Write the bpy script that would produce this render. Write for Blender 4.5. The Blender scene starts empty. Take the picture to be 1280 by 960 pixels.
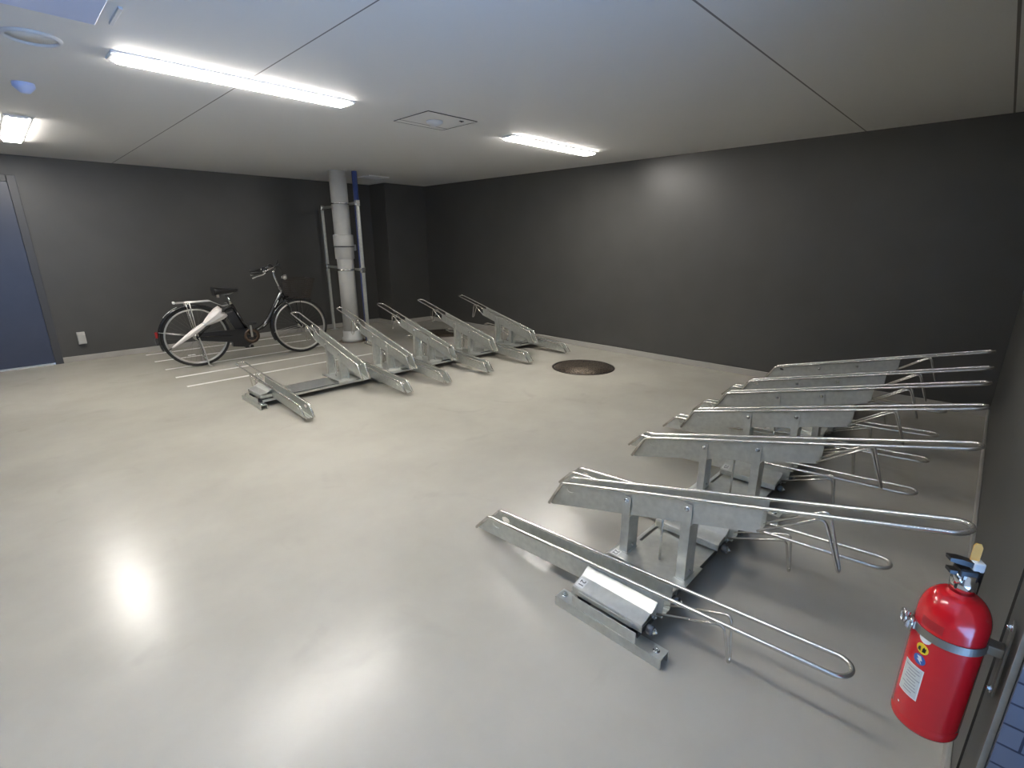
import bpy, bmesh, math, random
from mathutils import Vector, Matrix
random.seed(7)
C = bpy.context.scene.collection
S = bpy.context.scene
PI = math.pi

# ------------------------------------------------------------------ camera
CAM_H = 1.35
YAW, PITCH, ROLL, FPX = math.radians(44.125), math.radians(16.289), math.radians(-0.111), 614.23
f = Vector((math.cos(PITCH) * math.cos(YAW), math.cos(PITCH) * math.sin(YAW), -math.sin(PITCH)))
r0 = Vector((math.sin(YAW), -math.cos(YAW), 0)); u0 = r0.cross(f)
rr = r0 * math.cos(ROLL) + u0 * math.sin(ROLL); uu = -r0 * math.sin(ROLL) + u0 * math.cos(ROLL)
cd = bpy.data.cameras.new('camera'); cam = bpy.data.objects.new('camera', cd); C.objects.link(cam)
cd.sensor_width = 36; cd.lens = FPX / 1280 * 36; cd.clip_start = 0.02
M = Matrix.Identity(4)
for i in range(3):
    M[i][0], M[i][1], M[i][2] = rr[i], uu[i], -f[i]
M.translation = Vector((0, 0, CAM_H)); cam.matrix_world = M
S.camera = cam

# ------------------------------------------------------------------ world, exposure
W = bpy.data.worlds.new('sky'); S.world = W; W.use_nodes = True
bg = W.node_tree.nodes['Background']; bg.inputs[0].default_value = (0.66, 0.79, 1.0, 1); bg.inputs[1].default_value = 0.6
LAMP = 92.0
# daylight outside the entrance: steep sun on the ground behind the camera, under the open sky
sd = bpy.data.lights.new('sun', 'SUN'); sd.energy = 130.0; sd.color = (0.20, 0.43, 1.0); sd.angle = 0.02
sun = bpy.data.objects.new('sun', sd); C.objects.link(sun); sun.rotation_euler = (math.radians(-14), 0, 0)
S.view_settings.view_transform = 'Standard'; S.view_settings.look = 'None'
S.view_settings.exposure = 0.0; S.view_settings.gamma = 1.0
S.view_settings.use_curve_mapping = False


# ------------------------------------------------------------------ materials
def mat(name, col, rough=0.5, metal=0.0, spec=0.5, emit=None, strength=0, noise=0.0, nscale=20, rnoise=0.0, bump=0.0, bscale=200, coat=0, trans=0, alpha=1):
    m = bpy.data.materials.new(name); m.use_nodes = True
    nt = m.node_tree; b = nt.nodes['Principled BSDF']
    b.inputs['Base Color'].default_value = (*col, 1)
    b.inputs['Roughness'].default_value = rough; b.inputs['Metallic'].default_value = metal
    b.inputs['Specular IOR Level'].default_value = spec
    b.inputs['Coat Weight'].default_value = coat
    b.inputs['Transmission Weight'].default_value = trans
    b.inputs['Alpha'].default_value = alpha
    if emit:
        b.inputs['Emission Color'].default_value = (*emit, 1); b.inputs['Emission Strength'].default_value = strength
    if noise or rnoise or bump:
        tc = nt.nodes.new('ShaderNodeTexCoord')
        n = nt.nodes.new('ShaderNodeTexNoise'); n.inputs['Scale'].default_value = nscale; n.inputs['Detail'].default_value = 6
        nt.links.new(tc.outputs['Object'], n.inputs['Vector'])
        if noise:
            mp = nt.nodes.new('ShaderNodeMapRange'); mp.inputs['From Min'].default_value = .3; mp.inputs['From Max'].default_value = .7
            mp.inputs['To Min'].default_value = 1 - noise; mp.inputs['To Max'].default_value = 1 + noise
            nt.links.new(n.outputs['Fac'], mp.inputs['Value'])
            v = nt.nodes.new('ShaderNodeVectorMath'); v.operation = 'SCALE'; v.inputs[0].default_value = col
            nt.links.new(mp.outputs['Result'], v.inputs['Scale']); nt.links.new(v.outputs['Vector'], b.inputs['Base Color'])
        if rnoise:
            mp = nt.nodes.new('ShaderNodeMapRange'); mp.inputs['From Min'].default_value = .3; mp.inputs['From Max'].default_value = .7
            mp.inputs['To Min'].default_value = max(0.02, rough - rnoise); mp.inputs['To Max'].default_value = rough + rnoise
            nt.links.new(n.outputs['Fac'], mp.inputs['Value']); nt.links.new(mp.outputs['Result'], b.inputs['Roughness'])
        if bump:
            n2 = nt.nodes.new('ShaderNodeTexNoise'); n2.inputs['Scale'].default_value = bscale; n2.inputs['Detail'].default_value = 4
            nt.links.new(tc.outputs['Object'], n2.inputs['Vector'])
            bp = nt.nodes.new('ShaderNodeBump'); bp.inputs['Strength'].default_value = bump; bp.inputs['Distance'].default_value = 0.002
            nt.links.new(n2.outputs['Fac'], bp.inputs['Height']); nt.links.new(bp.outputs['Normal'], b.inputs['Normal'])
    return m


def floor_material():
    m = mat('epoxy floor', (0.40, 0.375, 0.345), 0.25, spec=.30)
    nt = m.node_tree; b = nt.nodes['Principled BSDF']; L = nt.links
    tc = nt.nodes.new('ShaderNodeTexCoord')
    big = nt.nodes.new('ShaderNodeTexNoise'); big.inputs['Scale'].default_value = 1.1; big.inputs['Detail'].default_value = 5; big.inputs['Roughness'].default_value = .6
    fine = nt.nodes.new('ShaderNodeTexNoise'); fine.inputs['Scale'].default_value = 140; fine.inputs['Detail'].default_value = 3
    L.new(tc.outputs['Object'], big.inputs['Vector']); L.new(tc.outputs['Object'], fine.inputs['Vector'])
    cr = nt.nodes.new('ShaderNodeValToRGB')
    cr.color_ramp.elements[0].position = .3; cr.color_ramp.elements[0].color = (0.368, 0.350, 0.306, 1)
    cr.color_ramp.elements[1].position = .62; cr.color_ramp.elements[1].color = (0.436, 0.415, 0.364, 1)
    L.new(big.outputs['Fac'], cr.inputs['Fac'])
    # scattered darker scuff marks
    sc = nt.nodes.new('ShaderNodeTexNoise'); sc.inputs['Scale'].default_value = 2.3; sc.inputs['Detail'].default_value = 8; sc.inputs['Distortion'].default_value = 1.2
    L.new(tc.outputs['Object'], sc.inputs['Vector'])
    sm = nt.nodes.new('ShaderNodeMapRange'); sm.inputs['From Min'].default_value = .62; sm.inputs['From Max'].default_value = .78; sm.inputs['To Min'].default_value = 0; sm.inputs['To Max'].default_value = .35
    L.new(sc.outputs['Fac'], sm.inputs['Value'])
    mx = nt.nodes.new('ShaderNodeMix'); mx.data_type = 'RGBA'; mx.blend_type = 'MIX'
    L.new(sm.outputs['Result'], mx.inputs[0]); L.new(cr.outputs['Color'], mx.inputs[6]); mx.inputs[7].default_value = (0.26, 0.25, 0.22, 1)
    L.new(mx.outputs[2], b.inputs['Base Color'])
    rm = nt.nodes.new('ShaderNodeMapRange'); rm.inputs['From Min'].default_value = .3; rm.inputs['From Max'].default_value = .7; rm.inputs['To Min'].default_value = .235; rm.inputs['To Max'].default_value = .268
    L.new(big.outputs['Fac'], rm.inputs['Value']); L.new(rm.outputs['Result'], b.inputs['Roughness'])
    bp = nt.nodes.new('ShaderNodeBump'); bp.inputs['Strength'].default_value = .12; bp.inputs['Distance'].default_value = .001
    L.new(fine.outputs['Fac'], bp.inputs['Height']); L.new(bp.outputs['Normal'], b.inputs['Normal'])
    return m


def ceiling_material():
    m = mat('ceiling board', (0.72, 0.715, 0.69), 0.65, spec=.3)
    nt = m.node_tree; b = nt.nodes['Principled BSDF']; L = nt.links
    tc = nt.nodes.new('ShaderNodeTexCoord'); sp = nt.nodes.new('ShaderNodeSeparateXYZ'); L.new(tc.outputs['Object'], sp.inputs[0])
    fac = None
    # board joints at the places they have in the room
    for axis, pos, w in ((0, 1.203, .0035), (1, 1.015, .005), (1, 0.142, .006)):
        a = nt.nodes.new('ShaderNodeMath'); a.operation = 'SUBTRACT'; L.new(sp.outputs[axis], a.inputs[0]); a.inputs[1].default_value = pos
        c = nt.nodes.new('ShaderNodeMath'); c.operation = 'ABSOLUTE'; L.new(a.outputs[0], c.inputs[0])
        d = nt.nodes.new('ShaderNodeMath'); d.operation = 'LESS_THAN'; L.new(c.outputs[0], d.inputs[0]); d.inputs[1].default_value = w
        if fac is None: fac = d
        else:
            e = nt.nodes.new('ShaderNodeMath'); e.operation = 'MAXIMUM'; L.new(fac.outputs[0], e.inputs[0]); L.new(d.outputs[0], e.inputs[1]); fac = e
    mx = nt.nodes.new('ShaderNodeMix'); mx.data_type = 'RGBA'
    L.new(fac.outputs[0], mx.inputs[0]); mx.inputs[6].default_value = (0.72, 0.715, 0.69, 1); mx.inputs[7].default_value = (0.20, 0.19, 0.18, 1)
    L.new(mx.outputs[2], b.inputs['Base Color'])
    n2 = nt.nodes.new('ShaderNodeTexNoise'); n2.inputs['Scale'].default_value = 180
    L.new(tc.outputs['Object'], n2.inputs['Vector'])
    bp = nt.nodes.new('ShaderNodeBump'); bp.inputs['Strength'].default_value = .15; bp.inputs['Distance'].default_value = .001
    L.new(n2.outputs['Fac'], bp.inputs['Height']); L.new(bp.outputs['Normal'], b.inputs['Normal'])
    return m


def tile_material():
    m = mat('blue mosaic tile', (0.09, 0.14, 0.32), 0.3)
    nt = m.node_tree; b = nt.nodes['Principled BSDF']; L = nt.links
    tc = nt.nodes.new('ShaderNodeTexCoord')
    mp = nt.nodes.new('ShaderNodeMapping'); mp.inputs['Rotation'].default_value = (0, PI / 2, 0)
    sp = nt.nodes.new('ShaderNodeSeparateXYZ'); cb = nt.nodes.new('ShaderNodeCombineXYZ')
    L.new(tc.outputs['Object'], sp.inputs[0]); L.new(sp.outputs[1], cb.inputs[0]); L.new(sp.outputs[2], cb.inputs[1])
    br = nt.nodes.new('ShaderNodeTexBrick'); L.new(cb.outputs[0], br.inputs['Vector'])
    br.inputs['Scale'].default_value = 1; br.inputs['Brick Width'].default_value = .2; br.inputs['Row Height'].default_value = .048
    br.inputs['Mortar Size'].default_value = .0022; br.inputs['Mortar Smooth'].default_value = .1
    br.inputs['Color1'].default_value = (0.095, 0.105, 0.135, 1); br.inputs['Color2'].default_value = (0.115, 0.125, 0.155, 1); br.inputs['Mortar'].default_value = (0.02, 0.025, 0.045, 1)
    L.new(br.outputs['Color'], b.inputs['Base Color'])
    bp = nt.nodes.new('ShaderNodeBump'); bp.inputs['Strength'].default_value = .6; bp.inputs['Distance'].default_value = .003; bp.invert = True
    L.new(br.outputs['Fac'], bp.inputs['Height']); L.new(bp.outputs['Normal'], b.inputs['Normal'])
    return m


def iron_cover_material():
    m = mat('cast iron cover', (0.07, 0.055, 0.04), 0.55, metal=.6)
    nt = m.node_tree; b = nt.nodes['Principled BSDF']; L = nt.links
    tc = nt.nodes.new('ShaderNodeTexCoord')
    v = nt.nodes.new('ShaderNodeTexVoronoi'); v.inputs['Scale'].default_value = 42; v.feature = 'DISTANCE_TO_EDGE'
    L.new(tc.outputs['Object'], v.inputs['Vector'])
    cr = nt.nodes.new('ShaderNodeValToRGB'); cr.color_ramp.elements[0].position = .06; cr.color_ramp.elements[0].color = (0.16, 0.13, 0.10, 1)
    cr.color_ramp.elements[1].position = .16; cr.color_ramp.elements[1].color = (0.035, 0.028, 0.022, 1)
    L.new(v.outputs['Distance'], cr.inputs['Fac']); L.new(cr.outputs['Color'], b.inputs['Base Color'])
    bp = nt.nodes.new('ShaderNodeBump'); bp.inputs['Strength'].default_value = .8; bp.inputs['Distance'].default_value = .004; bp.invert = True
    L.new(v.outputs['Distance'], bp.inputs['Height']); L.new(bp.outputs['Normal'], b.inputs['Normal'])
    return m


MAT = dict(
    floor=floor_material(), ceiling=ceiling_material(), tile=tile_material(), iron=iron_cover_material(),
    wall=mat('charcoal wall paint', (0.064, 0.0635, 0.060), 0.40, spec=.5, noise=.06, nscale=3, bump=.25, bscale=160),
    skirt=mat('floor coating upstand', (0.36, 0.345, 0.315), 0.4, noise=.05, nscale=6),
    galv=mat('galvanised steel', (0.66, 0.67, 0.635), 0.37, metal=.8, noise=.09, nscale=38, rnoise=.07),
    rod=mat('zinc plated rod', (0.74, 0.72, 0.67), 0.27, metal=.88, noise=.06, nscale=60),
    bolt=mat('zinc bolt', (0.72, 0.72, 0.70), 0.22, metal=1),
    dark_rail=mat('dark steel rail', (0.16, 0.165, 0.18), 0.45, metal=.9, noise=.12, nscale=25),
    rubber=mat('black rubber', (0.012, 0.012, 0.012), 0.6),
    sticker=mat('white sticker', (0.80, 0.80, 0.78), 0.4),
    ink=mat('black print', (0.01, 0.01, 0.01), 0.5),
    grey_ink=mat('grey print', (0.30, 0.30, 0.30), 0.5),
    white_paint=mat('white line paint', (0.72, 0.70, 0.66), 0.5, noise=.06, nscale=30),
    door=mat('blue grey steel door', (0.040, 0.052, 0.092), 0.34, noise=.05, nscale=8),
    frame=mat('dark grey door frame', (0.05, 0.052, 0.058), 0.38),
    sill=mat('stainless sill', (0.75, 0.74, 0.72), 0.3, metal=.9),
    lampwhite=mat('white lamp housing', (0.80, 0.80, 0.80), 0.35),
    glow=mat('lit diffuser', (0.9, 0.9, 0.9), 0.4, emit=(1.0, 0.955, 0.89), strength=LAMP),
    glow_low=mat('lit diffuser, older', (0.9, 0.9, 0.9), 0.4, emit=(1.0, 0.955, 0.89), strength=LAMP * .64),  # same lamp type, dimmed to balance brightness near the entrance
    plastic=mat('white plastic', (0.62, 0.63, 0.64), 0.4),
    paleblue=mat('pale blue plastic', (0.42, 0.52, 0.82), 0.3),
    ceil_panel_daylit=mat('daylight tinted ceiling panel', (0.66, 0.73, 0.93), 0.35),  # bluish daylight on the panel is put into its base colour
    pvc=mat('grey pvc pipe', (0.50, 0.50, 0.475), 0.42, noise=.05, nscale=9),
    stain=mat('rusty stain', (0.10, 0.065, 0.04), 0.8),
    blue_pipe=mat('blue coated pipe', (0.045, 0.075, 0.24), 0.4),
    outlet=mat('grey outlet box', (0.40, 0.40, 0.38), 0.45),
    red=mat('red enamel', (0.60, 0.008, 0.014), 0.22, coat=.4),
    black=mat('black plastic', (0.012, 0.012, 0.013), 0.35),
    black_paint=mat('black bicycle enamel', (0.010, 0.010, 0.011), 0.25, coat=.5),
    chrome=mat('chrome', (0.78, 0.77, 0.74), 0.16, metal=1),
    alloy=mat('brushed alloy', (0.62, 0.61, 0.58), 0.32, metal=.9),
    yellow=mat('yellow tag', (0.80, 0.45, 0.10), 0.45),
    sticker_yellow=mat('yellow sticker', (0.85, 0.60, 0.03), 0.4),
    sticker_blue=mat('blue sticker', (0.03, 0.10, 0.36), 0.4),
    strap=mat('steel strap', (0.30, 0.285, 0.25), 0.45, metal=.85),
    basket=mat('brown wire', (0.030, 0.020, 0.013), 0.5),
    spoke=mat('dull steel spoke', (0.20, 0.19, 0.18), 0.5, metal=.8),
    umbrella=mat('white umbrella film', (0.78, 0.74, 0.70), 0.35),
    reflector=mat('red reflector', (0.25, 0.01, 0.01), 0.25),
    saddle=mat('black saddle vinyl', (0.014, 0.014, 0.015), 0.42),
    beige_strip=mat('beige corner bead', (0.24, 0.225, 0.19), 0.6, noise=.1, nscale=40),
)


# ------------------------------------------------------------------ mesh helpers
class MB:
    def __init__(s): s.bm = bmesh.new()

    def face(s, vs, smooth=False):
        try:
            q = s.bm.faces.new(vs); q.smooth = smooth; return q
        except ValueError: return None

    def box(s, x0, x1, y0, y1, z0, z1, rot=None, piv=None, bev=0):
        b = bmesh.new(); bmesh.ops.create_cube(b, size=1)
        for v in b.verts:
            v.co = Vector(((x0 + x1) / 2 + v.co.x * (x1 - x0), (y0 + y1) / 2 + v.co.y * (y1 - y0), (z0 + z1) / 2 + v.co.z * (z1 - z0)))
        if bev: bmesh.ops.bevel(b, geom=b.edges[:] , offset=bev, segments=2, affect='EDGES', profile=.5)
        if rot is not None:
            p = Vector(piv or (0, 0, 0))
            for v in b.verts: v.co = p + rot @ (v.co - p)
        s.join(b); return s

    def join(s, b):
        vm = {v: s.bm.verts.new(v.co) for v in b.verts}
        for q in b.faces:
            n = s.face([vm[v] for v in q.verts], q.smooth)
        b.free()

    def tube(s, pts, r, n=10, closed=False, caps=True):
        P = [Vector(p) for p in pts]; R = r if isinstance(r, (list, tuple)) else [r] * len(P)
        N = len(P); T = []
        for i in range(N):
            a = P[(i - 1) % N] if (closed or i > 0) else P[i]; b = P[(i + 1) % N] if (closed or i < N - 1) else P[i]
            T.append((b - a).normalized())
        up = Vector((0, 0, 1)) if abs(T[0].z) < .9 else Vector((1, 0, 0))
        nx = T[0].cross(up).normalized(); rings = []
        for i in range(N):
            nx = (nx - T[i] * nx.dot(T[i])).normalized(); ny = T[i].cross(nx)
            rings.append([s.bm.verts.new(P[i] + (nx * math.cos(2 * PI * k / n) + ny * math.sin(2 * PI * k / n)) * R[i]) for k in range(n)])
        for i in range(N if closed else N - 1):
            a, b = rings[i], rings[(i + 1) % N]
            for k in range(n): s.face([a[k], a[(k + 1) % n], b[(k + 1) % n], b[k]], True)
        if caps and not closed:
            s.face(rings[0][::-1]); s.face(rings[-1])
        return s

    def lathe(s, prof, mtx=None, n=24, smooth=True, closed=False):
        mtx = mtx or Matrix.Identity(4); rings = []
        for r, z in prof:
            if r < 1e-6: rings.append([s.bm.verts.new(mtx @ Vector((0, 0, z)))])
            else: rings.append([s.bm.verts.new(mtx @ Vector((r * math.cos(2 * PI * k / n), r * math.sin(2 * PI * k / n), z))) for k in range(n)])
        m = len(rings)
        for i in range(m if closed else m - 1):
            a, b = rings[i], rings[(i + 1) % m]
            for k in range(n):
                k2 = (k + 1) % n
                if len(a) == 1 and len(b) == 1: continue
                if len(a) == 1: s.face([a[0], b[k2], b[k]][::-1] if False else [a[0], b[k], b[k2]], smooth)
                elif len(b) == 1: s.face([a[k], a[k2], b[0]], smooth)
                else: s.face([a[k], a[k2], b[k2], b[k]], smooth)
        return s

    def prism(s, poly, mtx, h, smooth=False):
        a = [s.bm.verts.new(mtx @ Vector((p[0], p[1], 0))) for p in poly]
        b = [s.bm.verts.new(mtx @ Vector((p[0], p[1], h))) for p in poly]
        n = len(poly); s.face(a[::-1]); s.face(b)
        for i in range(n): s.face([a[i], a[(i + 1) % n], b[(i + 1) % n], b[i]], smooth)
        return s

    def plate(s, outer, holes, mtx, h):
        """flat sheet with holes, thickness h along local z"""
        for zz in (0, h):
            b = bmesh.new(); es = []
            for loop in [outer] + holes:
                vs = [b.verts.new((p[0], p[1], 0)) for p in loop]
                for i in range(len(vs)): es.append(b.edges.new((vs[i], vs[(i + 1) % len(vs)])))
            bmesh.ops.triangle_fill(b, use_beauty=True, edges=es)
            for v in b.verts: v.co = mtx @ Vector((v.co.x, v.co.y, zz))
            s.join(b)
        for loop in [outer] + holes:
            a = [s.bm.verts.new(mtx @ Vector((p[0], p[1], 0))) for p in loop]
            c = [s.bm.verts.new(mtx @ Vector((p[0], p[1], h))) for p in loop]
            for i in range(len(loop)):
                j = (i + 1) % len(loop); s.face([a[i], a[j], c[j], c[i]])
        return s

    def sphere(s, c, r, sc=(1, 1, 1), n=16):
        b = bmesh.new(); bmesh.ops.create_uvsphere(b, u_segments=n, v_segments=max(6, n // 2), radius=r)
        for v in b.verts: v.co = Vector((c[0] + v.co.x * sc[0], c[1] + v.co.y * sc[1], c[2] + v.co.z * sc[2]))
        for q in b.faces: q.smooth = True
        s.join(b); return s

    def mirror_x(s):
        g = bmesh.ops.duplicate(s.bm, geom=s.bm.verts[:] + s.bm.edges[:] + s.bm.faces[:])
        for v in g['geom']:
            if isinstance(v, bmesh.types.BMVert): v.co.x = -v.co.x
        return s

    def build(s, name, m, parent=None, loc=None):
        bmesh.ops.remove_doubles(s.bm, verts=s.bm.verts[:], dist=1e-6)
        bmesh.ops.recalc_face_normals(s.bm, faces=s.bm.faces[:])
        me = bpy.data.meshes.new(name); s.bm.to_mesh(me); s.bm.free()
        me.materials.append(MAT[m] if isinstance(m, str) else m)
        o = bpy.data.objects.new(name, me); C.objects.link(o)
        if parent: o.parent = parent
        if loc: o.location = loc
        return o


def fillet(pts, r, n=6):
    """round the corners of an open polyline"""
    P = [Vector(p) for p in pts]; out = [P[0]]
    rs = r if isinstance(r, (list, tuple)) else [r] * len(P)
    for i in range(1, len(P) - 1):
        a = (P[i - 1] - P[i]).normalized(); b = (P[i + 1] - P[i]).normalized()
        ang = a.angle(b)
        d = min(rs[i] / math.tan(ang / 2), (P[i - 1] - P[i]).length * .49, (P[i + 1] - P[i]).length * .49)
        p, q = P[i] + a * d, P[i] + b * d
        for k in range(n + 1):
            t = k / n; out.append(p * (1 - t) ** 2 + P[i] * 2 * t * (1 - t) + q * t * t)
    out.append(P[-1]); return out


def spline(pts, n=8):
    P = [Vector(p) for p in pts]; out = []
    for i in range(len(P) - 1):
        a = P[max(i - 1, 0)]; b = P[i]; c = P[i + 1]; d = P[min(i + 2, len(P) - 1)]
        for k in range(n):
            t = k / n
            out.append(.5 * ((2 * b) + (c - a) * t + (2 * a - 5 * b + 4 * c - d) * t * t + (3 * b - a - 3 * c + d) * t ** 3))
    out.append(P[-1]); return out


def ellipse(cx, cy, a, b, n=14, rot=0):
    return [(cx + a * math.cos(t) * math.cos(rot) - b * math.sin(t) * math.sin(rot), cy + a * math.cos(t) * math.sin(rot) + b * math.sin(t) * math.cos(rot)) for t in [2 * PI * k / n for k in range(n)]]


def thing(name, label, cat, loc=(0, 0, 0), rotz=0, group=None):
    o = bpy.data.objects.new(name, None); C.objects.link(o); o.location = loc; o.rotation_euler = (0, 0, rotz)
    o.empty_display_size = .1
    return tag(o, label, cat, group)


def tag(o, label, cat, group=None):
    o['label'] = label; o['category'] = cat
    if group: o['group'] = group
    return o


def struct(o): o['kind'] = 'structure'; return o


def dup(root, loc, rotz, label, group):
    r = root.copy(); C.objects.link(r); r.location = loc; r.rotation_euler = (0, 0, rotz); r['label'] = label; r['group'] = group
    for ch in list(root.children):
        c = ch.copy(); C.objects.link(c); c.parent = r
        for g in list(ch.children):
            d = g.copy(); C.objects.link(d); d.parent = c
    return r


def frame_mtx(org, xa, ya):
    xa = Vector(xa).normalized(); ya = Vector(ya); za = xa.cross(ya).normalized(); ya = za.cross(xa)
    m = Matrix.Identity(4)
    for i in range(3): m[i][0], m[i][1], m[i][2] = xa[i], ya[i], za[i]
    m.translation = Vector(org); return m


def text_mesh(name, body, size, mtx, m, parent, thick=.0004):
    cu = bpy.data.curves.new(name, 'FONT'); cu.body = body; cu.size = size; cu.align_x = 'CENTER'; cu.align_y = 'CENTER'; cu.extrude = thick; cu.resolution_u = 3
    t = bpy.data.objects.new(name + '_curve', cu); C.objects.link(t)
    bpy.context.view_layer.update()
    me = bpy.data.meshes.new_from_object(t.evaluated_get(bpy.context.evaluated_depsgraph_get()))
    bpy.data.objects.remove(t); bpy.data.curves.remove(cu)
    me.transform(mtx); me.materials.clear(); me.materials.append(MAT[m]); me.name = name
    o = bpy.data.objects.new(name, me); C.objects.link(o); o.parent = parent
    return o


# ------------------------------------------------------------------ room
ZC = 2.2086                       # ceiling
XB, YA, YC = 5.246, 7.55, -0.155   # right wall, back wall, wall with the extinguisher
XE = 1.16                        # where that wall ends at the entrance
XL = -2.6                         # side wall out of frame on the left
SK = 0.065                        # height of the floor coating upstand

fl = struct(MB().box(XL - .2, XB + .2, -4.0, YA + .2, -.12, 0).build('floor', 'floor'))
for a, b, y in ((1.105, 3.04, 7.355), (1.10, 2.95, 6.86), (1.095, 2.92, 6.335), (1.09, 2.95, 5.877), (1.082, 3.08, 5.42)):
    MB().box(a, b, y - .022, y + .022, 0, .0015).build('parking_line', 'white_paint', fl)
struct(MB().box(XL - .2, XB + .2, YC - .25, YA + .2, ZC, ZC + .15).build('ceiling', 'ceiling'))
struct(MB().box(.36, XB + .2, YA, YA + .15, 0, ZC).box(XL - .2, -.62, YA, YA + .15, 0, ZC).box(-.62, .36, YA, YA + .15, 2.01, ZC).build('wall_back', 'wall'))
struct(MB().box(XB, XB + .15, YC - .3, YA, 0, ZC).build('wall_right', 'wall'))
struct(MB().box(4.49, XB, 7.10, YA, 0, ZC).build('wall_corner', 'wall'))
struct(MB().box(XL - .15, XL, YC - .25, YA, 0, ZC).build('wall_left', 'wall'))
wf = struct(MB().box(1.36, XB, YC - .30, YC, 0, ZC).box(XE, 1.357, YC - .30, YC - .004, 0, ZC).build('wall_front', 'wall'))
MB().box(XE - .001, XE + .005, YC - .012, YC - .0025, 0, ZC).build('corner_bead', 'beige_strip', wf)
struct(MB().box(XE - .012, XE, YC - 1.6, YC - .014, 0, ZC).build('trim_1', 'tile'))   # blue tiled return of the entrance
struct(MB().box(XE, XB, YC, YC + .012, 0, SK, bev=.003).build('baseboard_front', 'skirt'))
struct(MB().box(XB - .012, XB, YC, 7.1, 0, SK, bev=.003).build('baseboard_right', 'skirt'))
struct(MB().box(.36, 4.49, YA - .012, YA, 0, SK, bev=.003).box(XL, -.62, YA - .012, YA, 0, SK, bev=.003).build('baseboard_back', 'skirt'))
struct(MB().box(4.478, XB - .012, 7.088, 7.1, 0, SK, bev=.003).box(4.478, 4.49, 7.1, YA - .012, 0, SK, bev=.003).build('baseboard_corner', 'skirt'))

# door at the far left
d = struct(MB().box(-.55, .29, YA - .005, YA + .035, .018, 1.945, bev=.002).build('door_1', 'door'))
MB().box(.29, .36, YA - .022, YA + .10, 0, 2.01, bev=.003).box(-.62, -.55, YA - .022, YA + .10, 0, 2.01, bev=.003).box(-.55, .29, YA - .022, YA + .10, 1.945, 2.01, bev=.003).build('door_frame', 'frame', d)
MB().box(-.55, .285, YA - .03, YA + .10, 0, .016, bev=.002).build('door_sill', 'sill', d)
MB().tube(fillet([(-.47, YA - .006, 1.0), (-.47, YA - .06, 1.0), (-.36, YA - .06, 1.0)], .012), .009).build('door_handle', 'alloy', d)


# ------------------------------------------------------------------ ceiling lamps and fittings
def lamp(loc, rotz, label, glow='glow'):
    t = thing('ceiling_light', label, 'light', loc, rotz, 'linear lamps on the ceiling')
    # housing: shallow reflector tray against the ceiling
    mb = MB(); h = .625
    mb.prism([(-.078, 0), (.078, 0), (.078, -.004), (.066, -.010), (-.066, -.010), (-.078, -.004)], frame_mtx((-h, 0, 0), (0, 1, 0), (0, 0, 1)), 2 * h)
    mb.build('housing', 'lampwhite', t)
    mb = MB()
    top = [mb.bm.verts.new((x, y, -.0102)) for x, y in ((-.605, -.062), (.605, -.062), (.605, .062), (-.605, .062))]
    bot = [mb.bm.verts.new((x, y, -.024)) for x, y in ((-.585, -.054), (.585, -.054), (.585, .054), (-.585, .054))]
    mb.face(top); mb.face(bot[::-1])
    for k in range(4): mb.face([top[k], top[(k + 1) % 4], bot[(k + 1) % 4], bot[k]])
    mb.build('diffuser', glow, t)
    for sx in (-1, 1):
        MB().box(sx * .617 - .008, sx * .617 + .008, -.05, .05, -.016, -.009, bev=.002).build('end_cap', 'lampwhite', t)
    return t


lamp((1.216, 3.25, ZC), 0, 'longest looking lit ceiling lamp, crossed by a ceiling board joint')
lamp((3.905, 3.25, ZC), 0, 'lit ceiling lamp between the square access hatch and the large dark wall')
lamp((.35, 5.85, ZC), PI / 2, 'lit ceiling lamp pointing end on at the viewer, above the dark door')

# one more above the entrance, just over the top edge of the frame; the rod shadows on the floor point at it
lamp((.40, 1.42, ZC), PI / 2, 'lit ceiling lamp over the entrance, nearer than the daylight tinted ceiling panel', 'glow_low')

t = thing('ceiling_hatch', 'square flush access hatch in ceiling between the two long lamps, with small detector dome', 'hatch', (2.535, 3.25, ZC))
fr = MB()
for a, b, c, e in ((-.228, .228, -.214, -.209), (-.228, .228, .209, .214), (-.228, -.223, -.209, .209), (.223, .228, -.209, .209)):
    fr.box(a, b, c, e, -.004, 0)
fr.build('hatch_frame', 'frame', t)
MB().box(-.222, .222, -.208, .208, -.003, 0).build('hatch_panel', 'lampwhite', t).data.materials[0] = MAT['ceiling']
MB().box(.11, .145, -.155, -.14, -.007, -.003).box(.138, .145, -.155, -.125, -.007, -.003).build('latch', 'ink', t)
o = tag(MB().lathe([(0, 0), (.062, 0), (.062, -.012), (.045, -.024), (.02, -.034), (0, -.036)], n=24).build('heat_detector', 'plastic', None, (2.524, 3.25, ZC - .003)), 'small round white heat detector in the middle of the square ceiling hatch', 'detector')
o = tag(MB().lathe([(0, 0), (.05, 0), (.05, -.02), (.038, -.034), (.022, -.05), (0, -.053)], n=24).build('heat_detector', 'paleblue', None, (.335, 4.17, ZC)), 'small pale blue heat detector on the ceiling near the lamp above the door', 'detector')
t = thing('ceiling_speaker', 'large round flush ceiling fitting with a pale raised rim, beside the daylight tinted panel', 'ceiling fitting', (.325, 3.235, ZC))
MB().lathe([(.085, 0), (.105, 0), (.105, -.004), (.098, -.012), (.090, -.012), (.085, -.004)], n=40, closed=True).build('rim', 'plastic', t)
MB().lathe([(0, -.002), (.085, -.002), (.085, 0), (0, 0)], n=40).build('cover', 'lampwhite', t).data.materials[0] = MAT['ceiling']
t = thing('ceiling_panel', 'daylight tinted rectangular ceiling panel above the entrance, nearest ceiling fitting of all', 'panel', (-.05, 2.5, ZC))
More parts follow.
